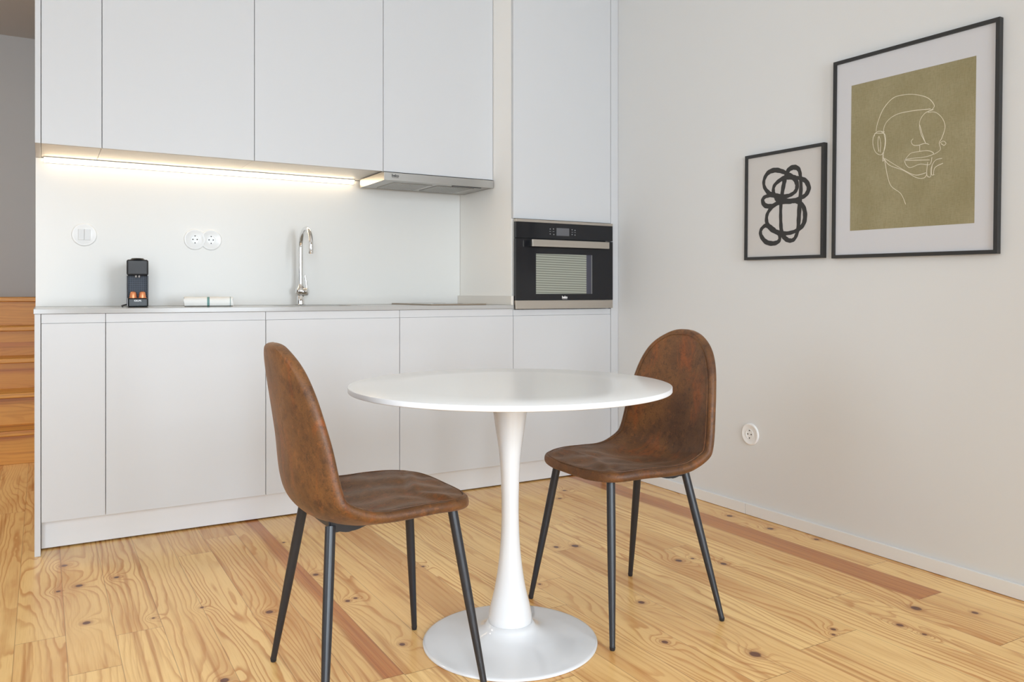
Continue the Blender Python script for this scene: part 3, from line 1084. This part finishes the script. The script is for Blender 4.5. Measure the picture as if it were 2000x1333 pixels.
bm = bmesh.new()
fold_sheet(bm, [(.050, .005), (.0, .0052), (-.046, .0055), (-.058, .0125), (-.046, .0205), (.0, .0205), (.038, .0205), (.046, .0245), (.036, .0285), (0, .0290), (-.038, .0292),
                ], .0075, -.0985, .0985, seed=3)
fold_sheet(bm, [(.048, .0128), (0, .0128), (-.040, .0128)], .0068, -.0960, .0970, seed=5)
fold_sheet(bm, [(.052, .0370), (.0, .0375), (-.046, .0365), (-.0625, .0290), (-.0655, .0170), (-.0620, .0050)], .0072, -.1000, .0992, seed=8)
tw = obj('folded_towel', bm, 'towel', smooth=True, angle=50)
tw.location = (.6600, .3300, CT1 + .0004)
tw.rotation_euler = (0, 0, R(-9.5))
tag(tw, 'folded white tea towel with a teal stripe on the worktop', 'towel')

# ------------------------------------------------------------------ pictures
ABST= [[(0.0256, 0.121), (-0.0067, 0.1376), (-0.0449, 0.1473), (-0.0809, 0.1398), (-0.1014, 0.1137), (-0.0999, 0.0828), (-0.0742, 0.054), (-0.0381, 0.0397), (-0.0, 0.0332), (0.0346, 0.0351), (0.0632, 0.0493), (0.0707, 0.0738), (0.0574, 0.1004), (0.0256, 0.121)], [(0.0626, 0.1032), (0.0204, 0.1109), (-0.0171, 0.1023), (-0.0468, 0.0817), (-0.0504, 0.0539), (-0.0353, 0.033), (-0.0052, 0.0174), (0.0428, 0.0123), (0.0843, 0.0179), (0.1147, 0.0297), (0.1285, 0.0553), (0.1141, 0.0838), (0.0884, 0.0978), (0.0626, 0.1032)], [(0.0124, 0.114), (0.028, 0.1398), (0.0542, 0.1472), (0.0777, 0.1359), (0.0873, 0.1055), (0.09, 0.055), (0.0845, -0.003), (0.0811, -0.0614), (0.0766, -0.1115), (0.0604, -0.1444), (0.0369, -0.1509), (0.0128, -0.14), (-0.0047, -0.1156), (-0.0106, -0.0723), (-0.0113, -0.0121), (-0.0045, 0.0473), (0.0047, 0.0892), (0.0124, 0.114)], [(-0.0324, 0.0241), (-0.0436, 0.0403), (-0.0713, 0.0441), (-0.1005, 0.0381), (-0.1082, 0.022), (-0.0933, 0.0032), (-0.0596, -0.0017), (-0.0295, 0.0087), (-0.0324, 0.0241)], [(0.0428, 0.0098), (-0.0213, 0.0093), (-0.0596, -0.0083), (-0.0838, -0.037), (-0.0833, -0.072), (-0.0584, -0.0997), (-0.0144, -0.1172), (0.0338, -0.1198), (0.0807, -0.1075), (0.106, -0.084), (0.1116, -0.0469), (0.1, -0.0127), (0.0741, 0.0041), (0.0428, 0.0098)], [(-0.0922, -0.0815), (-0.1158, -0.0986), (-0.1155, -0.1229), (-0.0886, -0.1506), (-0.0494, -0.1592), (-0.0194, -0.1501), (-0.017, -0.1257), (-0.0418, -0.1058), (-0.0697, -0.0881), (-0.0922, -0.0815)]]
FACE= [[(-0.1293, 0.0838), (-0.1218, 0.1177), (-0.0991, 0.1626), (-0.0613, 0.1934), (-0.0167, 0.1962), (0.0268, 0.1874), (0.0694, 0.1675), (0.0918, 0.1401), (0.0872, 0.1265), (0.07, 0.1211)], [(0.0803, 0.1277), (0.0131, 0.1335), (-0.0456, 0.132), (-0.0831, 0.1145), (-0.0981, 0.0857), (-0.0915, 0.0429), (-0.0971, 0.0019), (-0.0984, -0.0223)], [(-0.0942, 0.0767), (-0.1214, 0.0825), (-0.1385, 0.0677), (-0.1405, 0.0362), (-0.1283, 0.0063), (-0.1048, -0.004), (-0.0912, 0.022), (-0.0917, 0.0638), (-0.1073, 0.0789)], [(-0.1166, 0.0081), (-0.1209, 0.0403), (-0.1173, 0.0643), (-0.1092, 0.0386), (-0.1111, 0.0039)], [(-0.0985, -0.0153), (-0.0736, -0.0464), (-0.0208, -0.0715), (0.0304, -0.1032), (0.0588, -0.1077), (0.0698, -0.0943)], [(-0.093, -0.0196), (-0.0209, -0.0687), (0.0267, -0.094), (0.0656, -0.0905)], [(-0.101, 0.0024), (-0.0998, -0.0291), (-0.0929, -0.0265), (-0.0807, -0.0837), (-0.065, -0.1235), (-0.0272, -0.1548), (-0.0083, -0.194)], [(0.0907, 0.1238), (0.0595, 0.1163), (0.0408, 0.0897), (0.0456, 0.0488), (0.0629, 0.0141)], [(0.0629, 0.0128), (0.0527, 0.041), (0.041, 0.0796)], [(0.07, 0.1177), (0.0977, 0.1127), (0.1217, 0.0887), (0.1322, 0.0577), (0.1225, 0.0234), (0.1126, 0.0054), (0.1163, -0.0181), (0.0926, -0.0311)], [(0.0172, 0.0345), (0.0101, 0.0261), (0.0175, 0.0129), (0.0361, 0.0088), (0.0608, 0.0118), (0.0762, 0.0055)], [(0.0418, 0.0073), (0.0421, -0.0142)], [(-0.0139, -0.0369), (0.0077, -0.0161), (0.0364, -0.0134), (0.0716, -0.015), (0.0925, -0.0259), (0.0822, -0.033), (0.0508, -0.0354), (0.0152, -0.034), (-0.0139, -0.0369), (0.079, -0.0478)], [(-0.0139, -0.0396), (-0.0078, -0.0547), (0.0083, -0.0655), (0.0441, -0.0579), (0.0792, -0.0637), (0.0872, -0.0403)], [(0.0721, -0.0548), (0.0691, -0.0976), (0.0831, -0.1058), (0.0849, -0.0763), (0.0997, -0.0518), (0.1234, -0.0484)], [(0.0934, -0.101), (0.0986, -0.0767), (0.127, -0.0652)], [(0.0882, -0.0655), (0.0865, -0.0983), (0.0969, -0.1008)], [(0.116, 0.0048), (0.1261, 0.0098), (0.1362, 0.0018), (0.1296, -0.005), (0.1194, 0.0024)], [(-0.1346, 0.0671), (-0.1307, 0.077), (-0.098, 0.0718)]]

RO = R(.7)


def ribbon(bm, pts, w, x, closed=False, vary=0.0, mi=1, seed=0):
    rnd = random.Random(seed)
    P = spline(pts[:-1] if closed else pts, 10, closed)
    n = len(P)
    ph = rnd.uniform(0, 6)
    A, B = [], []
    for i, p in enumerate(P):
        d = (P[(i + 1) % n if closed else min(i + 1, n - 1)] - P[(i - 1) % n if closed else max(i - 1, 0)])
        d = d.normalized() if d.length > 1e-9 else Vector((1, 0))
        nr = Vector((-d.y, d.x))
        ww = w / 2 * (1 + vary * math.sin(i * .13 + ph) + vary * .4 * math.sin(i * .9))
        a, b = p + nr * ww, p - nr * ww
        A.append(bm.verts.new((a.x, x, a.y)))
        B.append(bm.verts.new((b.x, x, b.y)))
    for i in range(n if closed else n - 1):
        j = (i + 1) % n
        bm.faces.new((A[i], A[j], B[j], B[i])).material_index = mi


def picture(name, cy, cz, w, h, fw, label, inner, strokes, sw, mats, closed, vary):
    # local frame: x to the right as seen, y away from the viewer (into the wall), z up
    o = thing(name, (XR - .0010, cy, cz), label, 'picture')
    o.rotation_euler = Matrix(((0, 1, 0), (-1, 0, 0), (0, 0, 1))).to_euler()
    # build in a tilted frame about the picture's own centre
    T = Matrix.Rotation(RO, 4, 'Y')
    d = .020
    bm = bmesh.new()
    box(bm, -w / 2, w / 2, -d, 0, h / 2 - fw, h / 2)
    box(bm, -w / 2, w / 2, -d, 0, -h / 2, -h / 2 + fw)
    box(bm, -w / 2, -w / 2 + fw, -d, 0, -h / 2 + fw, h / 2 - fw)
    box(bm, w / 2 - fw, w / 2, -d, 0, -h / 2 + fw, h / 2 - fw)
    bmesh.ops.transform(bm, matrix=T, verts=bm.verts)
    obj('frame', bm, 'frame_black', o)
    e = .0004
    bm = boxes((-w / 2 + fw + e, w / 2 - fw - e, -.0130, -.0060, -h / 2 + fw + e, h / 2 - fw - e))
    bmesh.ops.transform(bm, matrix=T, verts=bm.verts)
    obj('mat_board' if inner else 'paper', bm, 'mat_white' if inner else 'paper', o)
    bm = bmesh.new()
    yy = -.0134
    if inner:
        box(bm, inner[0], inner[1], -.0136, -.0131, inner[2], inner[3])
        yy = -.0139
    for i, s in enumerate(strokes):
        ribbon(bm, s, sw, yy - .00006 * i, closed, vary, 1 if inner else 0, seed=i)
    bmesh.ops.transform(bm, matrix=T, verts=bm.verts)
    obj('printed_portrait' if inner else 'printed_strokes', bm, mats, o)
    return o


def put(name, cy, cz, *a):
    return picture(name, cy, cz, *a)


put('framed_line_portrait', -1.6715, 1.4745, .6235, .7570, .0125, 'large black-framed print of a cream line-drawn face on olive ground',
    (-.2345, .2345, -.2755, .2735), FACE, .0019, ['olive', 'line_cream'], False, .15)
put('framed_abstract_print', -1.1150, 1.3325, .4080, .4520, .0125, 'small black-framed print of dark looping brush strokes on pale paper',
    None, ABST, .0185, ['ink'], True, .14)

# ------------------------------------------------------------------ pedestal table
TBX, TBY = 1.1453, -1.4816
tb = thing('round_table', (TBX, TBY, 0), 'round white pedestal table standing between the two brown chairs', 'table')
ZT = .7143
bm = bmesh.new()
RT = .4426
lathe(bm, [(.0001, ZT - .0190), (.10, ZT - .0190), (RT - .040, ZT - .0190), (RT - .006, ZT - .0150), (RT - .0010, ZT - .0135), (RT, ZT - .0122), (RT, ZT - .0014), (RT - .0006, ZT - .0004), (RT - .0018, ZT)], 160, cap0=False, cap1=False, mi=1)
lathe(bm, [(RT - .0018, ZT), (RT * .7, ZT), (RT * .3, ZT), (.0001, ZT)], 160, cap0=False, cap1=False, mi=0)
bmesh.ops.remove_doubles(bm, verts=bm.verts, dist=1e-5)
obj('tabletop', bm, ['top_white', 'rim_white'], tb, smooth=True)
prof = [(.0592, .0557), (.0601, .0575), (.0602, .0700), (.0560, .0950), (.0500, .1200), (.0441, .1450), (.0380, .1780), (.0327, .2160), (.0290, .2500), (.0263, .2870), (.0247, .3250),
        (.0242, .3580), (.0243, .3950), (.0250, .4290), (.0262, .4650), (.0284, .5000), (.0325, .5370), (.0377, .5710), (.0418, .5980), (.0455, .6250), (.0505, .6550), (.0570, .6950)]
sp = spline([(r, h, 0) for r, h in prof], 4)
bm = bmesh.new()
lathe(bm, [(p.x, p.y) for p in sp], 72)
obj('pedestal', bm, 'gloss_white', tb, smooth=True, angle=50)
bp = [(.2410, .0012), (.2416, .0040), (.2402, .0066), (.2340, .0082), (.2200, .0100), (.2000, .0122), (.1700, .0152), (.1400, .0188), (.1150, .0232), (.0950, .0290), (.0800, .0365), (.0700, .0450), (.0630, .0555), (.0590, .0556), (.0001, .0556)]
bm = bmesh.new()
lathe(bm, bp, 128, cap1=False)
obj('base', bm, 'gloss_white', tb, smooth=True, angle=60)

# ------------------------------------------------------------------ chairs
T_ = [0, .08, .25, .42, .50, .58, .72, .88, 1.0]
PX = [0.2029, 0.1804, 0.0731, -0.0835, -0.1652, -0.2017, -0.2177, -0.2402, -0.2534]
PZ = [0.4462, 0.4484, 0.4507, 0.427, 0.4489, 0.4948, 0.6277, 0.7739, 0.8495]
PWD = [0.1731, 0.1959, 0.2181, 0.2281, 0.2307, 0.2289, 0.2112, 0.1727, 0.1384]
CURL = [0.0064, 0.0083, 0.0495, 0.0375, 0.0203]
E0, E1 = 0.1805, 0.2045


def cr(t, y, x):
    n = len(t)
    i = 0
    while i < n - 2 and x > t[i + 1]:
        i += 1
    def dd(j):
        if j == 0:
            return (y[1] - y[0]) / (t[1] - t[0])
        if j == n - 1:
            return (y[-1] - y[-2]) / (t[-1] - t[-2])
        return (y[j + 1] - y[j - 1]) / (t[j + 1] - t[j - 1])
    h = t[i + 1] - t[i]
    u = (x - t[i]) / h
    return (2 * u ** 3 - 3 * u ** 2 + 1) * y[i] + (u ** 3 - 2 * u ** 2 + u) * h * dd(i) + (-2 * u ** 3 + 3 * u ** 2) * y[i + 1] + (u ** 3 - u ** 2) * h * dd(i + 1)


NS, NT_ = 92, 44


def shell_point(s, tt):
    """point and normal (towards the sitter) of the shell's mid surface; s: front lip 0 .. top 1, tt: -1..1 across"""
    e = 1e-3
    s0, s1 = max(0, s - e), min(1, s + e)
    x, z = cr(T_, PX, s), cr(T_, PZ, s)
    dx, dz = cr(T_, PX, s1) - cr(T_, PX, s0), cr(T_, PZ, s1) - cr(T_, PZ, s0)
    L = math.hypot(dx, dz)
    nx, nz = dz / L, -dx / L
    a, b = min(1, s / E0), min(1, (1 - s) / E1)
    rnd = max(0, 1 - (1 - a) ** 2.4) ** (1 / 2.4) * max(0, 1 - (1 - b) ** 2.2) ** (1 / 2.2)
    w = cr(T_, PWD, s) * rnd
    c = cr([0, .25, .5, .75, 1.0], CURL, s)
    tp_ = abs(tt) ** 2.2
    off = c * tp_ * w / .22
    return Vector((x + nx * off, w * tt * (1 - .06 * tp_), z + nz * off)), Vector((nx, 0, nz)), w


TH = .0130


def shell_mesh():
    bm = bmesh.new()
    S_ = [.5 - .5 * math.cos(PI * (i + .0) / NS) for i in range(NS + 1)]
    S_[0], S_[-1] = .00001, .99999
    Tt = [math.sin(PI / 2 * (-1 + 2 * j / NT_)) for j in range(NT_ + 1)]
    grid = [[shell_point(s, t)[0] for t in Tt] for s in S_]
    nrm = [[None] * (NT_ + 1) for _ in range(NS + 1)]
    for i in range(NS + 1):
        for j in range(NT_ + 1):
            a = grid[min(i + 1, NS)][j] - grid[max(i - 1, 0)][j]
            b = grid[i][min(j + 1, NT_)] - grid[i][max(j - 1, 0)]
            n = b.cross(a)
            base = shell_point(S_[i], 0)[1]
            n = n.normalized() if n.length > 1e-9 else base
            if n.dot(base) < 0:
                n = -n
            kk = .7 * min(1, shell_point(S_[i], 0)[2] / .09) ** 1.5
            nrm[i][j] = (n * kk + base * (1 - kk)).normalized()
    front, back = [], []
    for i in range(NS + 1):
        fr, bk = [], []
        for j in range(NT_ + 1):
            # distance to the outline in parameter space gives the rounded rim
            s, t = S_[i], Tt[j]
            w = max(.004, shell_point(s, 0)[2])
            de = min((1 - abs(t)) * w, s * .62, (1 - s) * .62)
            k = min(1, de / .016)
            prof = math.sqrt(max(0, 1 - (1 - k) ** 2))
            hf = TH * prof
            # soft padding and creases on the sitting side
            p = grid[i][j]
            pad = .0035 * min(1, de / .05) * (1 if s < .5 else .6)
            dimple = 0
            if s < .46:
                dimple = .0036 * math.sin(p.x * 46 + p.y * 31) * math.sin(p.y * 27 - p.x * 15 + 1.0) * min(1, de / .06)
                dimple += .0046 * math.exp(-((p.x - .085 - .35 * abs(p.y + .06)) / .011) ** 2) * min(1, de / .05)
                dimple -= .0042 * math.exp(-((p.x - .062 - .35 * abs(p.y + .06)) / .010) ** 2) * min(1, de / .05)
            seam = -.0016 * math.exp(-((de - .017) / .0028) ** 2)
            fr.append(bm.verts.new(p + nrm[i][j] * (hf + pad + dimple + seam)))
            bk.append(bm.verts.new(p - nrm[i][j] * hf))
        front.append(fr)
        back.append(bk)
    for i in range(NS):
        for j in range(NT_):
            bm.faces.new((front[i][j], front[i + 1][j], front[i + 1][j + 1], front[i][j + 1]))
            bm.faces.new((back[i][j], back[i][j + 1], back[i + 1][j + 1], back[i + 1][j]))
    def side(A, B):
        for p in range(len(A) - 1):
            try:
                bm.faces.new((A[p], A[p + 1], B[p + 1], B[p]))
            except ValueError:
                pass
    side(front[0], back[0])
    side(front[-1][::-1], back[-1][::-1])
    side([r[0] for r in front][::-1], [r[0] for r in back][::-1])
    side([r[-1] for r in front], [r[-1] for r in back])
    bmesh.ops.remove_doubles(bm, verts=bm.verts, dist=.0004)
    return bm


def piping_path(inset, lift):
    pts = []
    n = 60
    S1 = [.004 + .992 * (.5 - .5 * math.cos(PI * i / n)) for i in range(n + 1)]
    def one(sgn, s):
        w0 = shell_point(s, 0)[2]
        s = .026 + .948 * s
        p, nb, w = shell_point(s, 0)
        tt = min(1.0, w0 * (1 - inset / .22) / w) * sgn
        q, nb, w = shell_point(s, tt)
        q2 = shell_point(s, tt * .97)[0]
        q3 = shell_point(min(1, s + .004), tt)[0]
        nn = (q - q2).cross(q3 - q)
        nn = nn.normalized() if nn.length > 1e-9 else nb
        if nn.dot(nb) < 0:
            nn = -nn
        return q + nn * lift
    A = [one(1, s) for s in S1]
    B = [one(-1, s) for s in S1]
    return A + B[::-1]


def make_chair():
    ch = thing('dining_chair', (.745, -1.4925, 0), 'worn brown leather dining chair with its curved back towards us, left of the table', 'chair', 'brown shell chairs at the round table', rotz=R(.1))
    sh = obj('seat_shell', shell_mesh(), 'leather', ch, smooth=True, angle=80)
    md = sh.modifiers.new('smooth', 'SUBSURF')
    md.levels = 1
    md.render_levels = 1
    bm = bmesh.new()
    P = spline(piping_path(.0150, TH + .0022)[::3], 4, closed=True)
    P = [p for i, p in enumerate(P) if i == 0 or (p - P[i - 1]).length > .004]
    P.append(P[0].copy())
    tube(bm, P, .0014, 6, caps=False)
    obj('piping', bm, 'leather', ch, smooth=True)
    feet = {(1, 1): (.200, .2120), (1, -1): (.200, -.2120), (-1, 1): (-.198, .2150), (-1, -1): (-.198, -.2150)}
    tops = {(1, 1): (.149, .137, .4340), (1, -1): (.149, -.137, .4340), (-1, 1): (-.149, .109, .4290), (-1, -1): (-.149, -.109, .4290)}
    for kx in (1, -1):
        for ky in (1, -1):
            a = Vector(tops[kx, ky])
            f = feet[kx, ky]
            b = Vector((f[0], f[1], .0075))
            bm = bmesh.new()
            tube(bm, [a, a.lerp(b, .25), a.lerp(b, .5), a.lerp(b, .75), b], [.0122, .0122, .0115, .0096, .0076], 24)
            lg = obj('leg', bm, 'black_metal', ch, smooth=True)
            bm = bmesh.new()
            lathe(bm, [(.0001, .0004), (.0062, .0004), (.0072, .0018), (.0082, .0100), (.0078, .0104)], 20, (f[0], f[1], 0), cap0=False, cap1=False)
            obj('foot_cap', bm, 'rubber', lg, smooth=True)
    # steel under-frame hugging the underside of the shell
    def under(x, y):
        best = None
        for k in range(60):
            s = .02 + .56 * k / 59
            w = shell_point(s, 0)[2]
            q = shell_point(s, max(-1, min(1, y / max(w, .01))))[0]
            if best is None or abs(q.x - x) < abs(best.x - x):
                best = q
        return best.z - TH

    def plate(path, depth, th=.0028):
        bm = bmesh.new()
        n = len(path)
        rows = []
        for i, (x, y) in enumerate(path):
            a = Vector(path[max(i - 1, 0)])
            c = Vector(path[min(i + 1, n - 1)])
            d = (c - a).normalized()
            nr = Vector((-d.y, d.x)) * th
            zt = under(x, y) + .004
            zb = zt - .004 - depth[i]
            rows.append([bm.verts.new((x + nr.x * s, y + nr.y * s, z)) for s, z in ((1, zt), (-1, zt), (-1, zb), (1, zb))])
        for i in range(n - 1):
            for k in range(4):
                bm.faces.new((rows[i][k], rows[i][(k + 1) % 4], rows[i + 1][(k + 1) % 4], rows[i + 1][k]))
        bm.faces.new(rows[0])
        bm.faces.new(rows[-1][::-1])
        return bm
    m = 14
    for sy in (1, -1):
        path = [(-.150 + .105 * k / m, sy * (.110 - .012 * k / m)) for k in range(m + 1)]
        dep = [.019 * (1 - (k / m) ** 1.6) + .0006 for k in range(m + 1)]
        obj('side_bracket', plate(path, dep), 'black_metal', ch)
    path = [(-.150, -.108 + .216 * k / m) for k in range(m + 1)]
    obj('cross_plate', plate(path, [.0065 + .006 * (2 * k / m - 1) ** 2 for k in range(m + 1)]), 'black_metal', ch)
    path = [(.146, -.130 + .260 * k / m) for k in range(m + 1)]
    obj('cross_plate', plate(path, [.004] * (m + 1)), 'black_metal', ch)
    return ch


def copy_tree(o, parent=None):
    c = o.copy()
    C.objects.link(c)
    c.parent = parent
    for chd in [q for q in S.objects if q.parent == o]:
        copy_tree(chd, c)
    return c


c1 = make_chair()
c2 = copy_tree(c1)
c2.location = (1.5542, -1.4652, 0)
c2.rotation_euler = (0, 0, 3.1316)
c2['label'] = 'worn brown leather dining chair facing us beside the right wall, partly behind the table'
